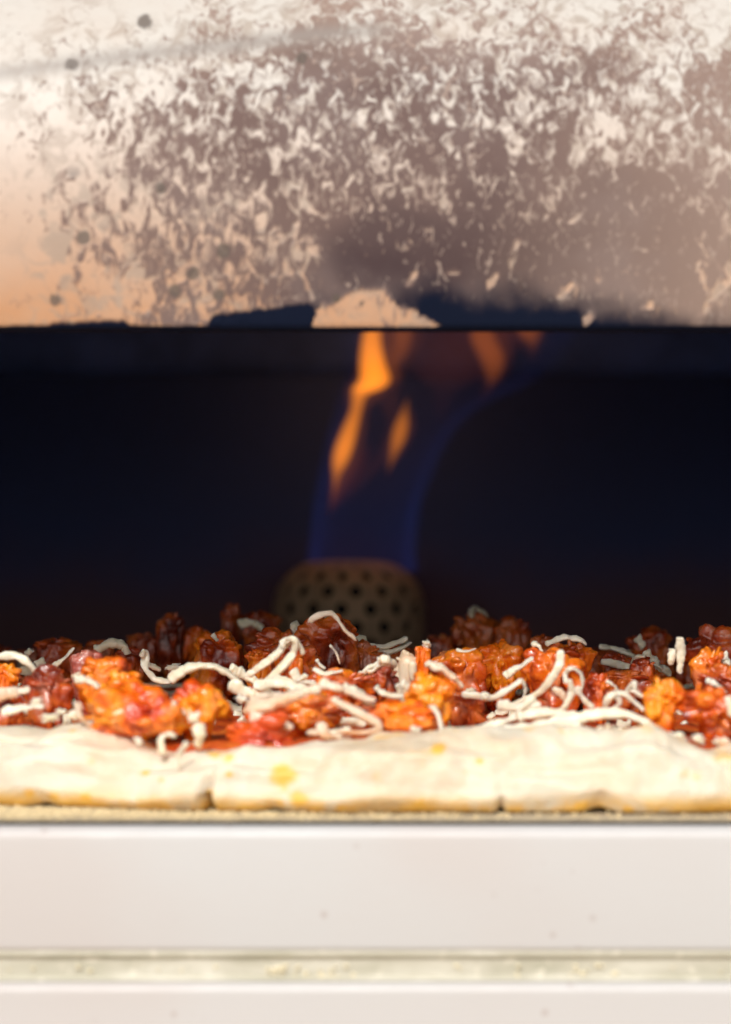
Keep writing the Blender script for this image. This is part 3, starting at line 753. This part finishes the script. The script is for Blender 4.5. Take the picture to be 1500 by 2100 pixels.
# ------------------------------------------------------------------ flame
FYc = BYc
flame = thing('gas_flame', 'orange tipped blue gas flame rising from the perforated burner', 'flame', (bc.x, BYc, btop))
def loft(name, st, mat, dep=.8, K=24, hollow=None, Y=FYc, label=None):
    C = catmull([(a, b_, c) for a, b_, c in st], 40)
    def ringset(k):
        V = []
        for (py, cx, hw) in C:
            hw = max(.6, hw) * k; p = P(cx, py, Y); a = mm(hw, Y)
            for q in range(K):
                t = 2 * math.pi * q / K
                wob = 1 + .06 * mnoise.noise(Vector((math.cos(t) * 2, math.sin(t) * 2, py * .02)))
                V.append((p.x + a * math.cos(t) * wob, p.y + a * dep * math.sin(t) * wob, p.z))
        return V
    V = ringset(1); n = len(C); F = grid_faces(n, K, wrap_m=True)
    if hollow:
        V2 = ringset(hollow); b = len(V); V += V2
        F += [tuple(q + b for q in f[::-1]) for f in grid_faces(n, K, wrap_m=True)]
        for e in (0, n - 1):
            for q in range(K):
                q2 = (q + 1) % K; fa = (e * K + q, e * K + q2, b + e * K + q2, b + e * K + q)
                F.append(fa)
    else:
        F.append(tuple(range(K))); F.append(tuple(range((n - 1) * K, n * K)))
    o = mk(name, V, F, mat, flame)
    bm = bmesh.new(); bm.from_mesh(o.data); bmesh.ops.recalc_face_normals(bm, faces=bm.faces); bm.to_mesh(o.data); bm.free()
    if label: o['label'] = label
    return o
OR1 = mat_emit_vol('orange_flame', (1, .27, .010), 165); OR2 = mat_emit_vol('dim_orange_flame', (1, .22, .02), 24)
OR3 = mat_emit_vol('faint_red_flame', (1, .16, .06), 5.0); BL = mat_emit_vol('blue_flame', (.05, .16, 1), 1.1); BL2 = mat_emit_vol('violet_flame_core', (.20, .08, .40), .5)
BLV = mat_emit_vol('blue_flame_envelope', (.05, .15, 1), 1.0)
_t = BLV.node_tree; _e = [n for n in _t.nodes if n.type == 'EMISSION'][0]
_tc = _t.nodes.new('ShaderNodeTexCoord'); _s = _t.nodes.new('ShaderNodeSeparateXYZ'); _t.links.new(_tc.outputs['Object'], _s.inputs[0])
_m = _t.nodes.new('ShaderNodeMapRange'); _t.links.new(_s.outputs['Z'], _m.inputs[0])
_m.inputs[1].default_value = btop; _m.inputs[2].default_value = btop + .06; _m.inputs[3].default_value = 1.9; _m.inputs[4].default_value = .22
_t.links.new(_m.outputs[0], _e.inputs[1])
try: BLV.cycles.homogeneous_volume = False
except Exception: pass
loft('flame_tongue', [(630,772,14),(690,762,20),(740,764,27),(778,768,33),(796,754,32),(810,738,17),(840,731,13),(880,718,17),(920,705,20),(948,697,17),(972,691,9),(1000,687,4),(1025,683,1)], OR1)
loft('flame_tongue', [(812,838,1),(840,831,7),(872,824,15),(902,817,15),(930,808,9),(960,799,3),(980,794,1)], OR1, .5)
loft('flame_tongue', [(640,830,20),(690,826,22),(730,818,16),(760,806,3)], OR2, .8)
loft('flame_tongue', [(650,990,18),(690,990,28),(730,1008,28),(765,1012,18),(795,1004,3)], OR2, .8)
loft('flame_tongue', [(640,1086,30),(680,1086,24),(705,1092,10),(722,1094,1)], OR2, .9)
loft('flame_tongue', [(905,760,4),(950,735,22),(1000,705,22),(1040,684,10),(1060,676,1)], OR3, .8)
loft('flame_tongue', [(970,694,4),(990,688,12),(1020,684,10),(1045,680,1)], OR3, .8)
loft('flame_tongue', [(640,1000,100),(700,960,120),(760,930,90),(800,915,30),(840,905,16),(870,900,1)], mat_emit_vol('mauve_flame', (1, .2, .12), 1.5), .6)
loft('flame_envelope', [(1172,742,118),(1100,745,113),(1000,762,118),(900,797,132),(840,836,152),(790,890,195),(720,935,232),(600,960,262)], BLV, .9, 40, .78, label='faint blue outer flame')

OR4 = mat_emit_vol('orange_glow', (1, .22, .02), 9)
loft('flame_glow', [(630,776,26),(690,768,34),(740,772,42),(775,772,48),(800,752,44),(840,735,25),(880,724,30),(920,712,33),(955,704,28),(1000,692,16),(1050,676,4)], OR4)
loft('flame_glow', [(815,834,2),(848,832,18),(880,827,26),(915,814,24),(945,804,14),(970,796,2)], OR4, .6)
fl_d = bpy.data.lights.new('flame_light', 'POINT'); fl_d.energy = .009; fl_d.color = (1, .5, .22); fl_d.shadow_soft_size = .012
fl_o = bpy.data.objects.new('flame_light', fl_d); COL.objects.link(fl_o); fl_o.parent = flame
fl_o.location = P(760, 800, FYc) - flame.location

OR5 = mat_emit_vol('brown_glow', (1, .20, .05), 3.2)
loft('flame_glow', [(630,800,70),(690,810,62),(740,800,48),(790,790,34),(830,800,24),(870,812,20),(930,790,20),(990,740,14),(1040,705,3)], OR5)
loft('flame_glow', [(630,1000,44),(700,1008,44),(750,1018,34),(790,1004,18),(830,985,3)], OR5)
loft('flame_glow', [(630,1080,46),(680,1085,40),(715,1090,20),(745,1092,3)], OR5)
